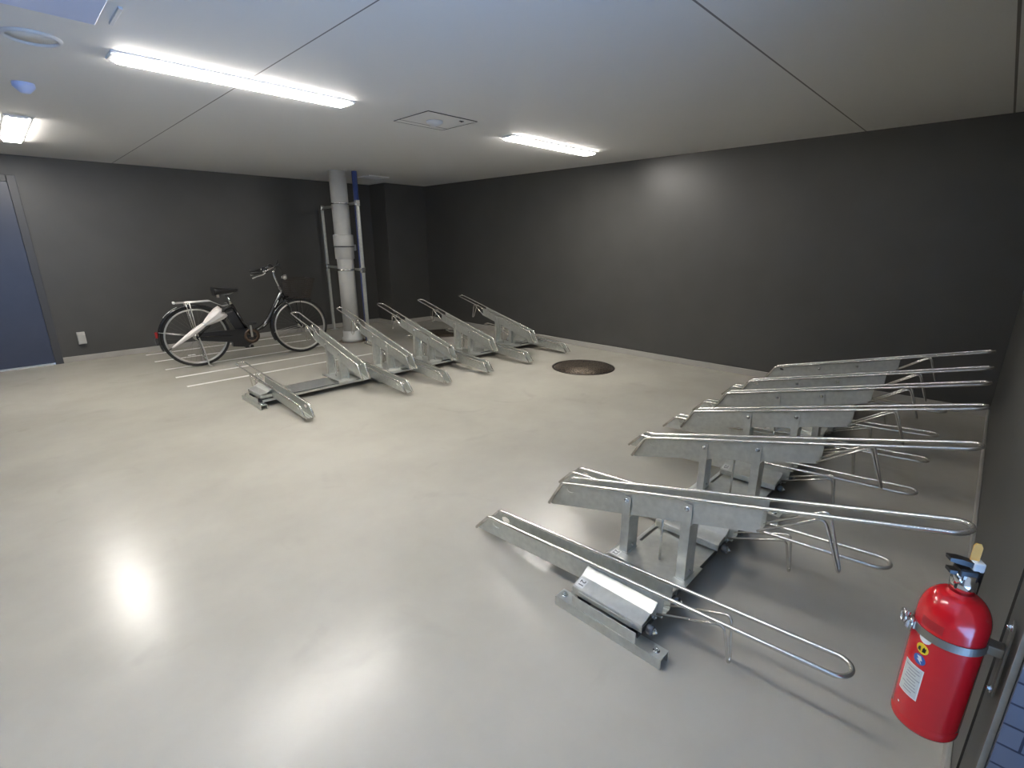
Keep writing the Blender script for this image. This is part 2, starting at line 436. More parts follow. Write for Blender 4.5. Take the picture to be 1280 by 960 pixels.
MB().box(-.55, .545, -.35, .35, -.012, 0, bev=.003).build('panel', 'ceil_panel_daylit', t)
MB().box(.585, .60, .10, .31, -.010, 0, bev=.002).build('cover_strip', 'plastic', t)
t = thing('ceiling_vent', 'small white square ceiling grille in the far corner behind the grey drain pipe', 'vent', (3.99, 6.58, ZC))
vf = MB()
for a, b, c, e in ((-.16, .16, -.16, -.135), (-.16, .16, .135, .16), (-.16, -.135, -.135, .135), (.135, .16, -.135, .135)): vf.box(a, b, c, e, -.012, 0)
vf.build('vent_frame', 'lampwhite', t)
vs = MB()
for k in range(9): vs.box(-.134, .134, -.122 + k * .03, -.106 + k * .03, -.010, -.002)
vs.build('louvre', 'lampwhite', t)

# ------------------------------------------------------------------ wall outlet
t = thing('wall_outlet', 'grey weatherproof outlet cover low on the dark back wall beside the door', 'outlet', (.565, YA, .265))
MB().box(-.038, .038, -.012, 0, -.072, .072, bev=.004).build('back_plate', 'outlet', t)
MB().prism([(-.012, -.064), (-.052, -.058), (-.052, .04), (-.03, .066), (-.012, .066)], frame_mtx((-.033, 0, 0), (0, 1, 0), (0, 0, 1)), .066).build('hood', 'outlet', t)


# ------------------------------------------------------------------ manhole covers
def manhole(loc, r, label):
    t = thing('manhole_cover', label, 'manhole', loc, 0, 'round iron manhole covers in the floor')
    MB().lathe([(r - .028, 0), (r, 0), (r, .003), (r - .004, .005), (r - .024, .005), (r - .028, .003)], n=56, closed=True).build('rim', mat('dark iron rim', (.05, .042, .035), .5, metal=.7), t)
    MB().lathe([(0, 0), (r - .031, 0), (r - .031, .004), (0, .004)], n=56).build('lid', 'iron', t)
    for a in (.6, .6 + PI):
        MB().box(-.02, .02, -.006, .006, .004, .0052, rot=Matrix.Rotation(a, 3, 'Z')).build('key_slot', 'ink', t, (math.cos(a) * (r - .08), math.sin(a) * (r - .08), 0))


manhole((4.34, 3.11, 0), .345, 'round iron manhole cover lying uncovered in the open floor')
manhole((4.56, 5.90, 0), .34, 'round iron manhole cover in the far corner, partly hidden behind raised racks')


# ------------------------------------------------------------------ bicycle racks
# local frame: +y runs from the entry end towards the wheel loop, origin on the floor below the entry tip
RW = .036        # half spacing of the two rods
RR = .0072


def rails(tip, bend, loop):
    (ut, zt), (ub, zb), (ul, zl) = tip, bend, loop
    dy, dz = ul - ub, zl - zb; L = math.hypot(dy, dz); dy /= L; dz /= L
    wl = RW + .007
    c = Vector((0, ul - dy * wl, zl - dz * wl))
    arc = [c + Vector((-wl * math.cos(a), dy * wl * math.sin(a), dz * wl * math.sin(a))) for a in [PI * k / 14 for k in range(15)]]
    left = fillet([(-RW, ut, zt), (-RW, ub, zb), arc[0]], .03)
    right = [Vector((-p.x, p.y, p.z)) for p in left][::-1]
    return MB().tube(left[:-1] + arc + right[1:], RR, 10)


def channel(tip, bend, loop, uend, h, hole=True):
    (ut, zt), (ub, zb), (ul, zl) = tip, bend, loop
    sl = (zl - zb) / (ul - ub)
    ze = zb + sl * (uend - ub)
    # side sheet outline in (y, z); front edge follows the bent rod, bottom edge is parallel to the rods
    out = [(ut + .006, zt + .004), (ub, zb), (uend, ze), (uend - .004, ze - h), (ut + .014, zt - .002)]
    hl = [ellipse(ub + .045, zb - .030 + .045 * sl, .024, .015, 14, math.atan(sl))] if hole else []
    mb = MB(); th = .0022
    for sx in (-1, 1):
        x0 = sx * (RW - .0072) - th / 2
        mb.plate(out, hl, frame_mtx((x0, 0, 0), (0, 1, 0), (0, 0, 1)), th)
    # floor of the channel with two stiffening ribs
    pts = [(ut + .014, zt - .002), (uend - .004, ze - h)]
    prof = [(-.0288, 0), (-.016, 0), (-.012, .006), (-.006, 0), (.006, 0), (.012, .006), (.016, 0), (.0288, 0)]
    for (a, b) in zip(pts[:-1], pts[1:]):
        A = [mb.bm.verts.new((x, a[0], a[1] + z)) for x, z in prof]; B = [mb.bm.verts.new((x, b[0], b[1] + z)) for x, z in prof]
        for i in range(len(prof) - 1): mb.face([A[i], A[i + 1], B[i + 1], B[i]])
    return mb


def holder(start, top, bot):
    """bent wire: from the channel end up to the rods, then down to a narrow loop that stops the front wheel"""
    (us, zs), (ut, zt), (ub, zb) = start, top, bot
    pts = [(-RW + .004, us, zs), (-RW + .006, ut, zt), (-.011, ub, zb), (0, ub + .002, zb - .010), (.011, ub, zb), (RW - .006, ut, zt), (RW - .004, us, zs)]
    return MB().tube(fillet(pts, [0, .02, .01, .01, .01, .02, 0]), .0048, 8)


def bolt(mb, c, axis, r=.0085, h=.007):
    z = Vector(axis).normalized(); x = z.orthogonal().normalized()
    m = frame_mtx(c, x, z.cross(x))
    mb.prism([(r * math.cos(k * PI / 3), r * math.sin(k * PI / 3)) for k in range(6)], m, h)
    mb.lathe([(r * .5, h), (r * .5, h * 1.6), (0, h * 1.7)], m, 8)
    mb.lathe([(r * 1.35, 0), (r * 1.35, .0015), (0, .0015)], m, 12)
    return mb


LOW = ((0, .035), (.087, .127), (1.483, .226))
HIGH = ((.25, .167), (.325, .296), (1.64, .63))
U0, U1 = .64, .93       # carriage depth along y


def rod_z(spec, u):
    (ub, zb), (ul, zl) = spec[1], spec[2]
    return zb + (zl - zb) * (u - ub) / (ul - ub)


def make_low():
    t = thing('bicycle_rack', '', 'bicycle rack')
    rails(*LOW).build('guide_rod', 'rod', t)
    channel(*LOW, .955, .098).build('wheel_channel', 'galv', t)
    holder((.93, rod_z(LOW, .93) - .088), (1.155, rod_z(LOW, 1.155) - .012), (1.175, .05)).build('wheel_holder', 'rod', t)
    # carriage: folded sheet hat straddling the channel
    mb = MB()
    half = [(-.128, .080), (-.128, .106), (-.126, .109), (-.070, .124), (-.031, .146), (-.031, .138), (-.070, .119), (-.122, .105), (-.1245, .080)]
    for sx in (1, -1):
        poly = [(x * sx, z) for x, z in half]
        mb.prism(poly, frame_mtx((0, U1, 0), (1, 0, 0), (0, 0, 1)), U1 - U0)
    mb.box(-.124, -.031, U0 + .001, U0 + .004, .080, .105).box(.031, .124, U0 + .001, U0 + .004, .080, .105)
    cg = mb.build('carriage', 'galv', t)
    for sx in (1, -1):
        MB().box(min(sx * .1285, sx * .1315), max(sx * .1285, sx * .1315), U0 + .03, U1 - .035, .081, .100, bev=.001).build('side_flange', 'galv', cg)
    for sx in (1, -1):
        # rollers and bracket on the wall side
        m = MB(); x = sx * .095
        m.lathe([(0, -.012), (.014, -.012), (.017, -.008), (.017, .008), (.014, .012), (0, .012)], frame_mtx((x, U1 + .016, .083), (1, 0, 0), (0, 0, 1)), 16)
        m.build('roller', 'dark_rail', t)
        bolt(MB(), (x, U1 + .029, .083), (0, 1, 0)).build('bolt', 'bolt', t); bolt(MB(), (x - sx * .04, U1 + .004, .102), (0, 1, 0), .006).build('bolt', 'bolt', t)
    # bracket curving from carriage to channel at the wall end
    for sx in (1, -1):
        MB().prism([(x * sx, z) for x, z in [(.031, .146), (.070, .124), (.060, .10), (.031, .075)]], frame_mtx((0, U1 + .003, 0), (1, 0, 0), (0, 0, 1)), .003).build('bracket', 'galv', t)
    return t


def make_high():
    t = thing('bicycle_rack', '', 'bicycle rack')
    rails(*HIGH).build('guide_rod', 'rod', t)
    channel(*HIGH, 1.155, .098).build('wheel_channel', 'galv', t)
    holder((1.145, rod_z(HIGH, 1.145) - .09), (1.325, rod_z(HIGH, 1.325) - .012), (1.38, .37)).build('wheel_holder', 'rod', t)
    # sliding plate with a rolled skirt at both ends
    mb = MB()
    prof = [(U0 - .045, .070), (U0 - .040, .088), (U0 - .02, .099), (U1 + .012, .099), (U1 + .012, .095), (U0 - .018, .095), (U0 - .034, .084), (U0 - .038, .070)]
    mb.prism(prof, frame_mtx((-.086, 0, 0), (0, 1, 0), (0, 0, 1)), .172)
    pl = mb.build('sliding_plate', 'galv', t)
    for u in (.655, .905):
        zt = rod_z(HIGH, u); zb = zt - .098
        m = MB(); w = RW + .002; th = .0028
        for sx in (-1, 1):
            x0, x1 = sorted((sx * w, sx * (w - th)))
            m.box(x0, x1, u - .018, u + .018, .099, zt - .022)
        m.box(-w + th, w - th, u + .0155, u + .018, .099, zb - .012)       # web of the folded post, facing the wall
        m.box(-w - .004, w + .004, u - .022, u + .022, .099, .102)
        m.build('post', 'galv', t)
        for sx in (-1, 1): bolt(MB(), (sx * w, u, zt - .042), (sx, 0, 0), .0075, .006).build('bolt', 'bolt', t)
        bolt(MB(), (.0, u + .018, .125), (0, 1, 0), .005, .004).build('bolt', 'bolt', t)
    zt = rod_z(HIGH, .79) - .098
    MB().tube([(-.02, .79, .099), (-.02, .79, zt + .003)], .0045, 8).build('stay_rod', 'rod', t)
    return t


def number_label(rack, body, high):
    """white number sticker; read by someone standing at the entry end"""
    if high:
        c = Vector((.062, U0 - .004, .0995)); xa = Vector((1, 0, 0)); ya = Vector((0, 1, 0))
    else:
        c = Vector((.1005, U0 + .022, .1165)); xa = Vector((.056, 0, -.015)).normalized(); ya = Vector((0, 1, 0))
    m = frame_mtx(c, xa, ya)
    lb = MB().prism([(-.020, -.017), (.020, -.017), (.020, .017), (-.020, .017)], m, .0006).build('number_label', 'sticker', rack)
    for k, ch in enumerate(body): text_mesh('digit', ch, .030, m @ Matrix.Translation(((k - .5) * .0165, 0, .0009)), 'ink', lb, .0003)


def slide_base(name_label, x0, x1, ysign, y0, xs):
    """fixed floor frame: two rails along the row on cross bars, with a sheet cover"""
    t = thing('rack_base', name_label, 'rack base', ((x0 + x1) / 2, y0, 0))
    L = (x1 - x0) / 2
    def Y(u): return ysign * u
    def yr(a, b): return sorted((Y(a), Y(b)))
    for u in (.68, .89):
        a, b = yr(u - .022, u + .022); m = MB()
        m.box(-L + .02, L - .02, a, b, .040, .043); m.box(-L + .02, L - .02, a, a + .003, .043, .068); m.box(-L + .02, L - .02, b - .003, b, .043, .068)
        m.build('rail', 'dark_rail', t)
    a, b = yr(.655, .915)
    MB().box(-L + .03, L - .03, a, b, .0685, .0715).build('cover_sheet', 'galv', t)
    a, b = yr(.62, .638)
    MB().box(-L + .03, L - .03, a, b, .050, .067, bev=.002).build('front_skirt', 'galv', t)
    for i, x in enumerate(xs):
        x = x - (x0 + x1) / 2
        a, b = yr(.575, 1.015); m = MB()
        s = -1 if i == 0 else 1
        xa, xb = sorted((x, x - s * .055))
        m.box(xa, xb, a, b, .0365, .040); 
        xw = x if s < 0 else x
        m.box(min(xw, xw - s * .0035), max(xw, xw - s * .0035), a, b, 0, .0365)
        m.box(max(x, x - s * .055) - .0035 if s < 0 else min(x, x - s * .055), max(x, x - s * .055) if s < 0 else min(x, x - s * .055) + .0035, a, b, 0, .0365)
        cb = m.build('cross_bar', 'galv', t)
        for u in (.60, .985):
            bb = MB(); bolt(bb, (x - s * .028, Y(u), .040), (0, 0, 1), .009, .008); bb.build('anchor_bolt', 'bolt', cb)
    # end plates closing the rails
    for sx in (-1, 1):
        a, b = yr(.652, .918)
        MB().box(min(sx * (L + .007), sx * (L + .004)), max(sx * (L + .007), sx * (L + .004)), a, b, .0405, .083, bev=.001).build('end_plate', 'galv', t)
    return t


slide_base('galvanised floor base frame carrying the rack row along the extinguisher wall', 1.262, 5.06, -1, 1.56, (1.252, 2.50, 3.75, 5.05))
slide_base('galvanised floor base frame carrying the rack row near the bicycle', 1.325, 4.93, 1, 3.60, (1.315, 2.50, 3.75, 4.92))

low0, high0 = make_low(), make_high()
used = {'low': False, 'high': False}


def place(kind, x, y, rz, label, group):
    src = low0 if kind == 'low' else high0
    if not used[kind]:
        used[kind] = True; src.location = (x, y, 0); src.rotation_euler = (0, 0, rz); src['label'] = label; src['group'] = group
        return src
    return dup(src, (x, y, 0), rz, label, group)


RIGHT = [('low', 1.40, 'low galvanised rack with plate 21, at the open end of the extinguisher wall row'),
         ('high', 1.636, 'raised galvanised rack whose rod loop ends just above the red fire extinguisher'),
         ('low', 2.03, 'low galvanised rack tucked right behind the raised rack that reaches the fire extinguisher'),
         ('high', 2.373, 'raised galvanised rack along the extinguisher wall, second one behind the extinguisher'),
         ('low', 2.767, 'low galvanised rack along the extinguisher wall, third low one counted from plate 21'),
         ('high', 2.985, 'raised galvanised rack along the extinguisher wall, third one behind the extinguisher'),
         ('low', 3.245, 'low galvanised rack along the extinguisher wall, fourth low one counted from plate 21'),
         ('high', 3.52, 'raised galvanised rack along the extinguisher wall, fourth one behind the extinguisher'),
         ('low', 3.739, 'low galvanised rack along the extinguisher wall, fifth low one counted from plate 21'),
         ('high', 3.96, 'raised galvanised rack along the extinguisher wall, second from the far wall end'),
         ('low', 4.32, 'low galvanised rack along the extinguisher wall, last low one before the far wall'),
         ('high', 4.576, 'raised galvanised rack along the extinguisher wall, last and closest to the far wall')]
LEFT = [('low', 1.475, 'low galvanised rack standing by itself at the end of the row near the bicycle'),
        ('high', 2.115, 'raised galvanised rack whose rod loop overlaps the front wheel of the bicycle'),
        ('low', 2.39, 'low galvanised rack just beside the raised rack over the bicycle front wheel'),
        ('high', 2.62, 'raised galvanised rack standing right before the thick grey drain pipe'),
        ('low', 2.84, 'low galvanised rack just past the raised rack that stands before the drain pipe'),
        ('high', 3.13, 'middle raised galvanised rack of the five in the row with the bicycle'),
        ('low', 3.40, 'low galvanised rack just past the middle raised rack of the bicycle row'),
        ('high', 3.71, 'raised galvanised rack standing before the far manhole cover in the bicycle row'),
        ('low', 4.02, 'low galvanised rack of the bicycle row between its last two raised racks'),
        ('high', 4.387, 'last raised galvanised rack of the bicycle row, farthest from the bicycle'),
        ('low', 4.70, 'low galvanised rack at the end of its row beside the open floor manhole cover')]
right_racks = [place(k, x, 1.56, PI, l, 'bicycle racks along the extinguisher wall') for k, x, l in RIGHT]
for k, x, l in LEFT: place(k, x, 3.60, 0, l, 'bicycle racks in the row near the bicycle')
for i, r in enumerate(right_racks): number_label(r, str(21 + i), RIGHT[i][0] == 'high')

# ------------------------------------------------------------------ drain pipe with its guard frame
t = thing('drain_pipe', 'thick grey drain pipe from ceiling to floor in the far corner', 'pipe', (3.33, 6.35, 0))
PR = .108
MB().lathe([(0, 0), (PR, 0), (PR, ZC), (0, ZC)], n=32).build('pipe', 'pvc', t)
MB().lathe([(PR, 1.12), (PR + .006, 1.115), (PR + .016, 1.12), (PR + .016, 1.275), (PR + .021, 1.28), (PR + .021, 1.42), (PR + .016, 1.425), (PR, 1.43)], n=32).build('coupling', 'pvc', t)
MB().lathe([(PR + .021, 1.268), (PR + .025, 1.268), (PR + .025, 1.282), (PR + .021, 1.282)], n=32, closed=True).build('seam_band', 'frame', t)
MB().lathe([(0, 0), (PR + .03, 0), (PR + .03, .05), (PR + .012, .06), (PR + .012, .14), (PR, .15)], n=32).build('foot_collar', 'pvc', t)
MB().box(.118, .165, -.03, .03, 1.22, 1.30, bev=.008).build('inspection_plug', 'pvc', t)
st = MB().lathe([(PR + .031, 0), (PR + .075, 0), (PR + .07, .003), (PR + .031, .004)], n=32, closed=True).build('floor_stain_ring', 'stain', t)

o = tag(MB().lathe([(0, 0), (.034, 0), (.034, ZC), (0, ZC)], n=20).build('supply_pipe', 'blue_pipe', None, (3.495, 6.215, 0)), 'slim blue pipe running from floor to ceiling close beside the grey drain pipe', 'pipe')

t = thing('pipe_guard', 'galvanised tube guard frame with two posts and cross bars around the drain pipe', 'guard frame', (3.43, 6.12, 0))
GA, GB = Vector((0, -.035, 0)), Vector((.165, 1.30, 0))
for p, h in ((GA, 1.84), (GB, 1.84)):
    m = MB().box(p.x - .018, p.x + .018, p.y - .018, p.y + .018, 0, h, bev=.003)
    ps = m.build('post', 'galv', t)
    MB().box(p.x - .05, p.x + .05, p.y - .04, p.y + .04, 0, .006).build('base_plate', 'galv', ps)
for z in (1.815, .975):
    dr = (GB - GA).normalized(); rot = Matrix.Rotation(math.atan2(dr.y, dr.x), 3, 'Z')
    m = MB(); off = Vector((-dr.y, dr.x, 0)) * -.0
    m.box(0, (GB - GA).length, -.012, .012, z - .015, z + .015, rot=rot, piv=(0, 0, 0))
    for v in m.bm.verts: v.co += GA + Vector((.03, 0, 0)) if False else GA
    cb = m.build('cross_bar', 'galv', t)
    for p in (GA, GB):
        MB().box(p.x - .026, p.x + .026, p.y - .026, p.y + .026, z - .035, z + .035, bev=.005).build('clamp', 'bolt', cb)
    b = MB(); c = Vector((3.33 - 3.43, 6.35 - 6.12, 0))
    b.lathe([(PR + .001, z - .012), (PR + .006, z - .012), (PR + .006, z + .012), (PR + .001, z + .012)], Matrix.Translation(c), 32, closed=True)
    b.build('pipe_band', 'bolt', cb)

# ------------------------------------------------------------------ fire extinguisher on the near wall
EX, EY, EZ = 1.225, -0.069, 0.338
t = thing('fire_extinguisher', 'red fire extinguisher with black valve and yellow tag strapped to the charcoal wall', 'fire extinguisher', (EX, EY, EZ))
R = .058; H = .342
body = [(0, .012), (R - .012, .010), (R - .010, 0), (R - .003, 0), (R, .006), (R, .018), (R - .0015, .022), (R - .0005, .026), (R, .03), (R, H - .075)]
for k in range(1, 11):
    a = k / 10 * PI / 2; body.append((.021 + (R - .021) * math.cos(a), H - .075 + .062 * math.sin(a)))
body += [(.019, H - .004), (0, H - .004)]
eb = MB().lathe(body, n=48).build('cylinder', 'red', t)
MB().lathe([(.0, H - .006), (.021, H - .006), (.021, H + .018), (.017, H + .024), (.017, H + .034), (0, H + .034)], n=24).build('collar', 'chrome', t)
# valve body with carrying handle and squeeze lever reaching out into the room
A = Matrix.Rotation(math.radians(118), 3, 'Z')      # direction of the handle
vb = MB().box(-.015, .019, -.0135, .0135, H + .000, H + .048, bev=.004, rot=A).build('valve_body', 'black', t)
MB().prism([(-.018, H + .032), (.018, H + .030), (.032, H + .034), (.032, H + .041), (.018, H + .040), (-.010, H + .048)], frame_mtx(A @ Vector((0, .009, 0)), A @ Vector((1, 0, 0)), (0, 0, 1)), .018).build('carry_handle', 'black', t)
MB().prism([(-.020, H + .048), (-.010, H + .050), (.018, H + .056), (.036, H + .060), (.037, H + .068), (.018, H + .067), (-.014, H + .060)], frame_mtx(A @ Vector((0, .009, 0)), A @ Vector((1, 0, 0)), (0, 0, 1)), .018).build('squeeze_lever', 'black', t)
MB().lathe([(0, 0), (.013, 0), (.013, .008), (.010, .011), (0, .011)], frame_mtx(A @ Vector((.020, .003, H + .024)), (0, 0, 1), A @ Vector((0, 1, 0))), 20).build('gauge', 'chrome', t)
MB().box(-.022, -.002, -.011, .011, H + .044, H + .064, bev=.003, rot=A).build('lever_joint', 'sticker', t)
MB().prism([(-.007, H + .060), (.007, H + .060), (.007, H + .094), (.004, H + .100), (-.004, H + .100), (-.007, H + .094)], frame_mtx((.004, -.006, 0), (-.15, 1, 0), (0, 0, 1)), .004).build('safety_pin_tag', 'yellow', t)
# hose: leaves the valve on the wall side and hangs beside the cylinder
MB().tube(spline([(.012, -.012, H + .03), (.036, -.018, H + .03), (.064, -.02, H + .0), (.074, -.02, H - .08), (.074, -.02, H - .18), (.074, -.02, H - .23)]), .0085, 10).build('hose', 'rubber', t)
MB().lathe([(0, 0), (.008, 0), (.012, .055), (.0, .055)], Matrix.Translation((.074, -.02, H - .275)), 14).build('nozzle', 'black', t)
# steel strap with a buckle, and the wall bracket behind
zs = .238
MB().lathe([(R + .0008, zs - .009), (R + .0025, zs - .009), (R + .0025, zs + .009), (R + .0008, zs + .009)], n=64, closed=True, smooth=False).build('strap', 'strap', t)
bk = MB(); ba = math.radians(112); bc = Vector((math.cos(ba) * (R + .010), math.sin(ba) * (R + .010), zs))
bk.box(-.016, .016, -.006, .006, zs - .010, zs + .010, rot=Matrix.Rotation(ba + PI / 2, 3, 'Z')) if False else None
m = MB().box(-.009, .009, -.012, .012, -.010, .010, bev=.002, rot=Matrix.Rotation(ba, 3, 'Z'))
for k in range(2): m.tube([(math.cos(ba) * .004 * 0 + (-1) ** k * math.sin(ba) * .011, (-1) ** (k + 1) * math.cos(ba) * .011, -.014), ((-1) ** k * math.sin(ba) * .011, (-1) ** (k + 1) * math.cos(ba) * .011, .016)], .004, 8)
m.tube([Vector((math.cos(ba) * .012, math.sin(ba) * .012, .012 + .014 * math.sin(q))) + Vector((-math.sin(ba), math.cos(ba), 0)) * .012 * math.cos(q) for q in [2 * PI * k / 14 for k in range(14)]], .0022, 6, closed=True)
m.build('buckle', 'bolt', t, bc)
wy = YC - EY + .0005
m = MB().box(-.016, .016, wy, wy + .004, .14, .305, bev=.001).box(-.015, .015, wy + .004, -R + .008, zs - .010, zs + .010, bev=.002)
br = m.build('wall_bracket', 'strap', t)
for z in (.145, .295): bolt(MB(), (0, wy + .004, z), (0, 1, 0), .006, .005).build('screw', 'bolt', br)


# stickers bent round the cylinder
def curved(name, m, ang, z, w, h, parent, rad, shape='rect', n=16):
    mb = MB()
    if shape == 'rect':
        gx, gz = 10, 6; V = []
        for j in range(gz + 1):
            row = []
            for i in range(gx + 1):
                a = ang + (i / gx - .5) * w / rad; row.append(mb.bm.verts.new((math.cos(a) * rad, math.sin(a) * rad, z + (j / gz - .5) * h)))
            V.append(row)
        for j in range(gz):
            for i in range(gx): mb.face([V[j][i], V[j][i + 1], V[j + 1][i + 1], V[j + 1][i]], True)
    else:
        c = mb.bm.verts.new((math.cos(ang) * rad, math.sin(ang) * rad, z)); prev = None; rings = []
        for q in (.5, 1):
            rings.append([mb.bm.verts.new((math.cos(ang + q * w / 2 * math.cos(2 * PI * k / n) / rad) * rad, math.sin(ang + q * w / 2 * math.cos(2 * PI * k / n) / rad) * rad, z + q * h / 2 * math.sin(2 * PI * k / n))) for k in range(n)])
        for k in range(n):
            mb.face([c, rings[0][k], rings[0][(k + 1) % n]], True); mb.face([rings[0][k], rings[1][k], rings[1][(k + 1) % n], rings[0][(k + 1) % n]], True)
    return mb.build(name, m, parent)


def glyph(name, m, ang, z, pts, parent, rad):
    mb = MB(); mb.face([mb.bm.verts.new((math.cos(ang + x / rad) * rad, math.sin(ang + x / rad) * rad, z + y)) for x, y in pts]); return mb.build(name, m, parent)


sa = math.radians(146)
curved('class_sticker', 'sticker', sa, zs - .010, .024, .024, t, R + .0004, 'round')
s = curved('class_sticker', 'sticker_yellow', sa, zs - .036, .024, .024, t, R + .0006, 'round')
glyph('pictogram', 'ink', sa, zs - .036, [(.007, -.006), (.001, -.007), (.001, .000), (.003, .006), (.006, .003), (.008, .006)], s, R + .001)
glyph('pictogram', 'ink', sa, zs - .036, [(-.002, -.007), (-.008, -.006), (-.007, .002), (-.003, .004)], s, R + .001)
s = curved('class_sticker', 'sticker_blue', sa, zs - .063, .024, .024, t, R + .0006, 'round')
glyph('pictogram', 'sticker', sa, zs - .063, [(.002, .009), (-.006, .007), (-.001, .001), (-.005, .000), (.006, -.009), (.002, -.001), (.006, .000)], s, R + .001)
la = math.radians(139)
curved('label_border', 'sticker', la, zs - .122, .042, .078, t, R + .0004)
lb = curved('instruction_label', mat('pale label', (.62, .62, .58), .4), la, zs - .122, .038, .073, t, R + .0008)
for k in range(9):
    curved('text_line', 'grey_ink', la + (.004 if k % 2 else 0) / R, zs - .092 - k * .0072, .030 - (k % 3) * .005, .0022, lb, R + .0012)
curved('name_plate', mat('dark red plate', (.42, .01, .015), .3), math.radians(150), zs + .026, .040, .020, t, R + .0005)
curved('caution_strip', 'sticker', math.radians(128), .045, .004, .004, t, R + .0006)

# ------------------------------------------------------------------ electric assist bicycle
ang = math.atan2(6.155 - 6.255, 2.545 - 1.428)
bike = thing('bicycle', 'black step-through electric bicycle with rear carrier parked by the back wall', 'bicycle', (1.428, 6.255, 0), ang)
RWH = .335; WB = 1.12; ZA = RWH


def torus(c, R_, r_, n=48, m=10, sc=1.0):
    return MB().tube([(c[0] + R_ * math.cos(2 * PI * k / n), c[1], c[2] + R_ * math.sin(2 * PI * k / n)) for k in range(n)], r_, m, closed=True)


def wheel(name, x, hub_r):
    w = torus((x, 0, ZA), RWH - .018, .018).build(name, 'rubber', bike)
    mb = MB()
    my = Matrix.Translation((x, 0, ZA)) @ Matrix.Rotation(PI / 2, 4, 'X')
    mb.lathe([(RWH - .030, -.012), (RWH - .030, .012), (RWH - .044, .010), (RWH - .050, 0), (RWH - .044, -.010)], my, 56, closed=True); mb.build('rim', 'alloy', w)
    mb = MB()
    for k in range(36):
        a = 2 * PI * k / 36; s = 1 if k % 2 else -1; a2 = a + (.55 if (k // 2) % 2 else -.55)
        mb.tube([(x + hub_r * math.cos(a2), s * .03, ZA + hub_r * math.sin(a2)), (x + (RWH - .046) * math.cos(a), 0, ZA + (RWH - .046) * math.sin(a))], .0008, 5)
    mb.build('spokes', 'spoke', w)
    MB().lathe([(0, -.05), (.010, -.05), (.010, -.034), (hub_r, -.033), (hub_r, -.026), (hub_r * .6, -.022), (hub_r * .6, .022), (hub_r, .026), (hub_r, .033), (.010, .034), (.010, .05), (0, .05)], my, 24).build('hub', 'alloy', w)


wheel('rear_wheel', 0, .038); wheel('front_wheel', WB, .024)
BB = Vector((.54, 0, .285)); HT = Vector((.925, 0, .83)); HB = Vector((.972, 0, .665)); ST = Vector((.395, 0, .655))
# frame
mb = MB()
mb.tube([HT, HB], .019, 14)
mb.tube(spline([HB + Vector((-.022, 0, .09)), (.885, 0, .655), (.835, 0, .575), (.785, 0, .485), (.735, 0, .415), (.675, 0, .362), (.60, 0, .325), BB]), .027, 14)
mb.tube([BB, ST], .017, 12)
for sy in (-1, 1):
    mb.tube(spline([(BB.x - .03, sy * .03, BB.z + .02), (.40, sy * .05, .31), (.2, sy * .062, .325), (0, sy * .066, ZA)]), .010, 8)
    mb.tube([(ST.x + .005, sy * .018, ST.z - .035), (.28, sy * .05, .57), (0, sy * .066, ZA)], .008, 8)
fr = mb.build('frame', 'black_paint', bike)
MB().tube([(.892, -.0275, .665), (.842, -.0275, .585)], .004, 6).build('frame_decal', 'sticker', fr)
MB().tube([(.725, -.0275, .405), (.690, -.0275, .375)], .004, 6).build('frame_decal', 'sticker', fr)
# fork
mb = MB(); mb.tube([HB + Vector((0, 0, .01)), HB + Vector((.012, 0, -.035))], .02, 12)
for sy in (-1, 1):
    mb.tube(spline([HB + Vector((.010, sy * .012, -.025)), (1.0, sy * .048, .60), (1.05, sy * .052, .47), (1.09, sy * .054, .385), (WB, sy * .056, ZA)]), .012, 8)
mb.build('fork', 'black_paint', bike)
# fenders
for nm, x, a0, a1 in (('rear_fender', 0, 28, 200), ('front_fender', WB, 62, 205)):
    mb = MB(); prof = [(-.030, -.012), (-.022, .002), (0, .007), (.022, .002), (.030, -.012)]; prev = None
    for k in range(33):
        a = math.radians(a0 + (a1 - a0) * k / 32); rb = RWH + .014
        ring = [mb.bm.verts.new((x + (rb + z) * math.cos(a), y, ZA + (rb + z) * math.sin(a))) for y, z in prof]
        if prev:
            for i in range(4): mb.face([prev[i], prev[i + 1], ring[i + 1], ring[i]], True)
        prev = ring
    fe = mb.build(nm, 'black_paint', bike)
    md = fe.modifiers.new('sheet', 'SOLIDIFY'); md.thickness = .0018
    st = MB()
    if x == 0:
        for sy in (-1, 1): st.tube([(0, sy * .05, ZA), (-.34, sy * .032, .42)], .0035, 6)
    else:
        for sy in (-1, 1): st.tube([(WB, sy * .06, ZA), (WB - .32, sy * .034, .29)], .0025, 6)
    st.build('fender_stay', 'alloy', fe)
    if x == 0:
        mb = MB(); pr = []
        for k in range(9):
            a = math.radians(112 + 28 * k / 8); pr.append([mb.bm.verts.new((math.cos(a) * (RWH + .0255), y, ZA + math.sin(a) * (RWH + .0255))) for y in (-.026, 0)])
        for k in range(8): mb.face([pr[k][0], pr[k][1], pr[k + 1][1], pr[k + 1][0]], True)
        mb.build('fender_sticker', 'sticker', fe)
        MB().box(-.372, -.350, -.026, .026, .36, .425, bev=.004).build('rear_reflector', 'reflector', fe)
        MB().box(-.376, -.352, -.035, .035, .285, .36, bev=.004).build('mud_flap', 'black', fe)
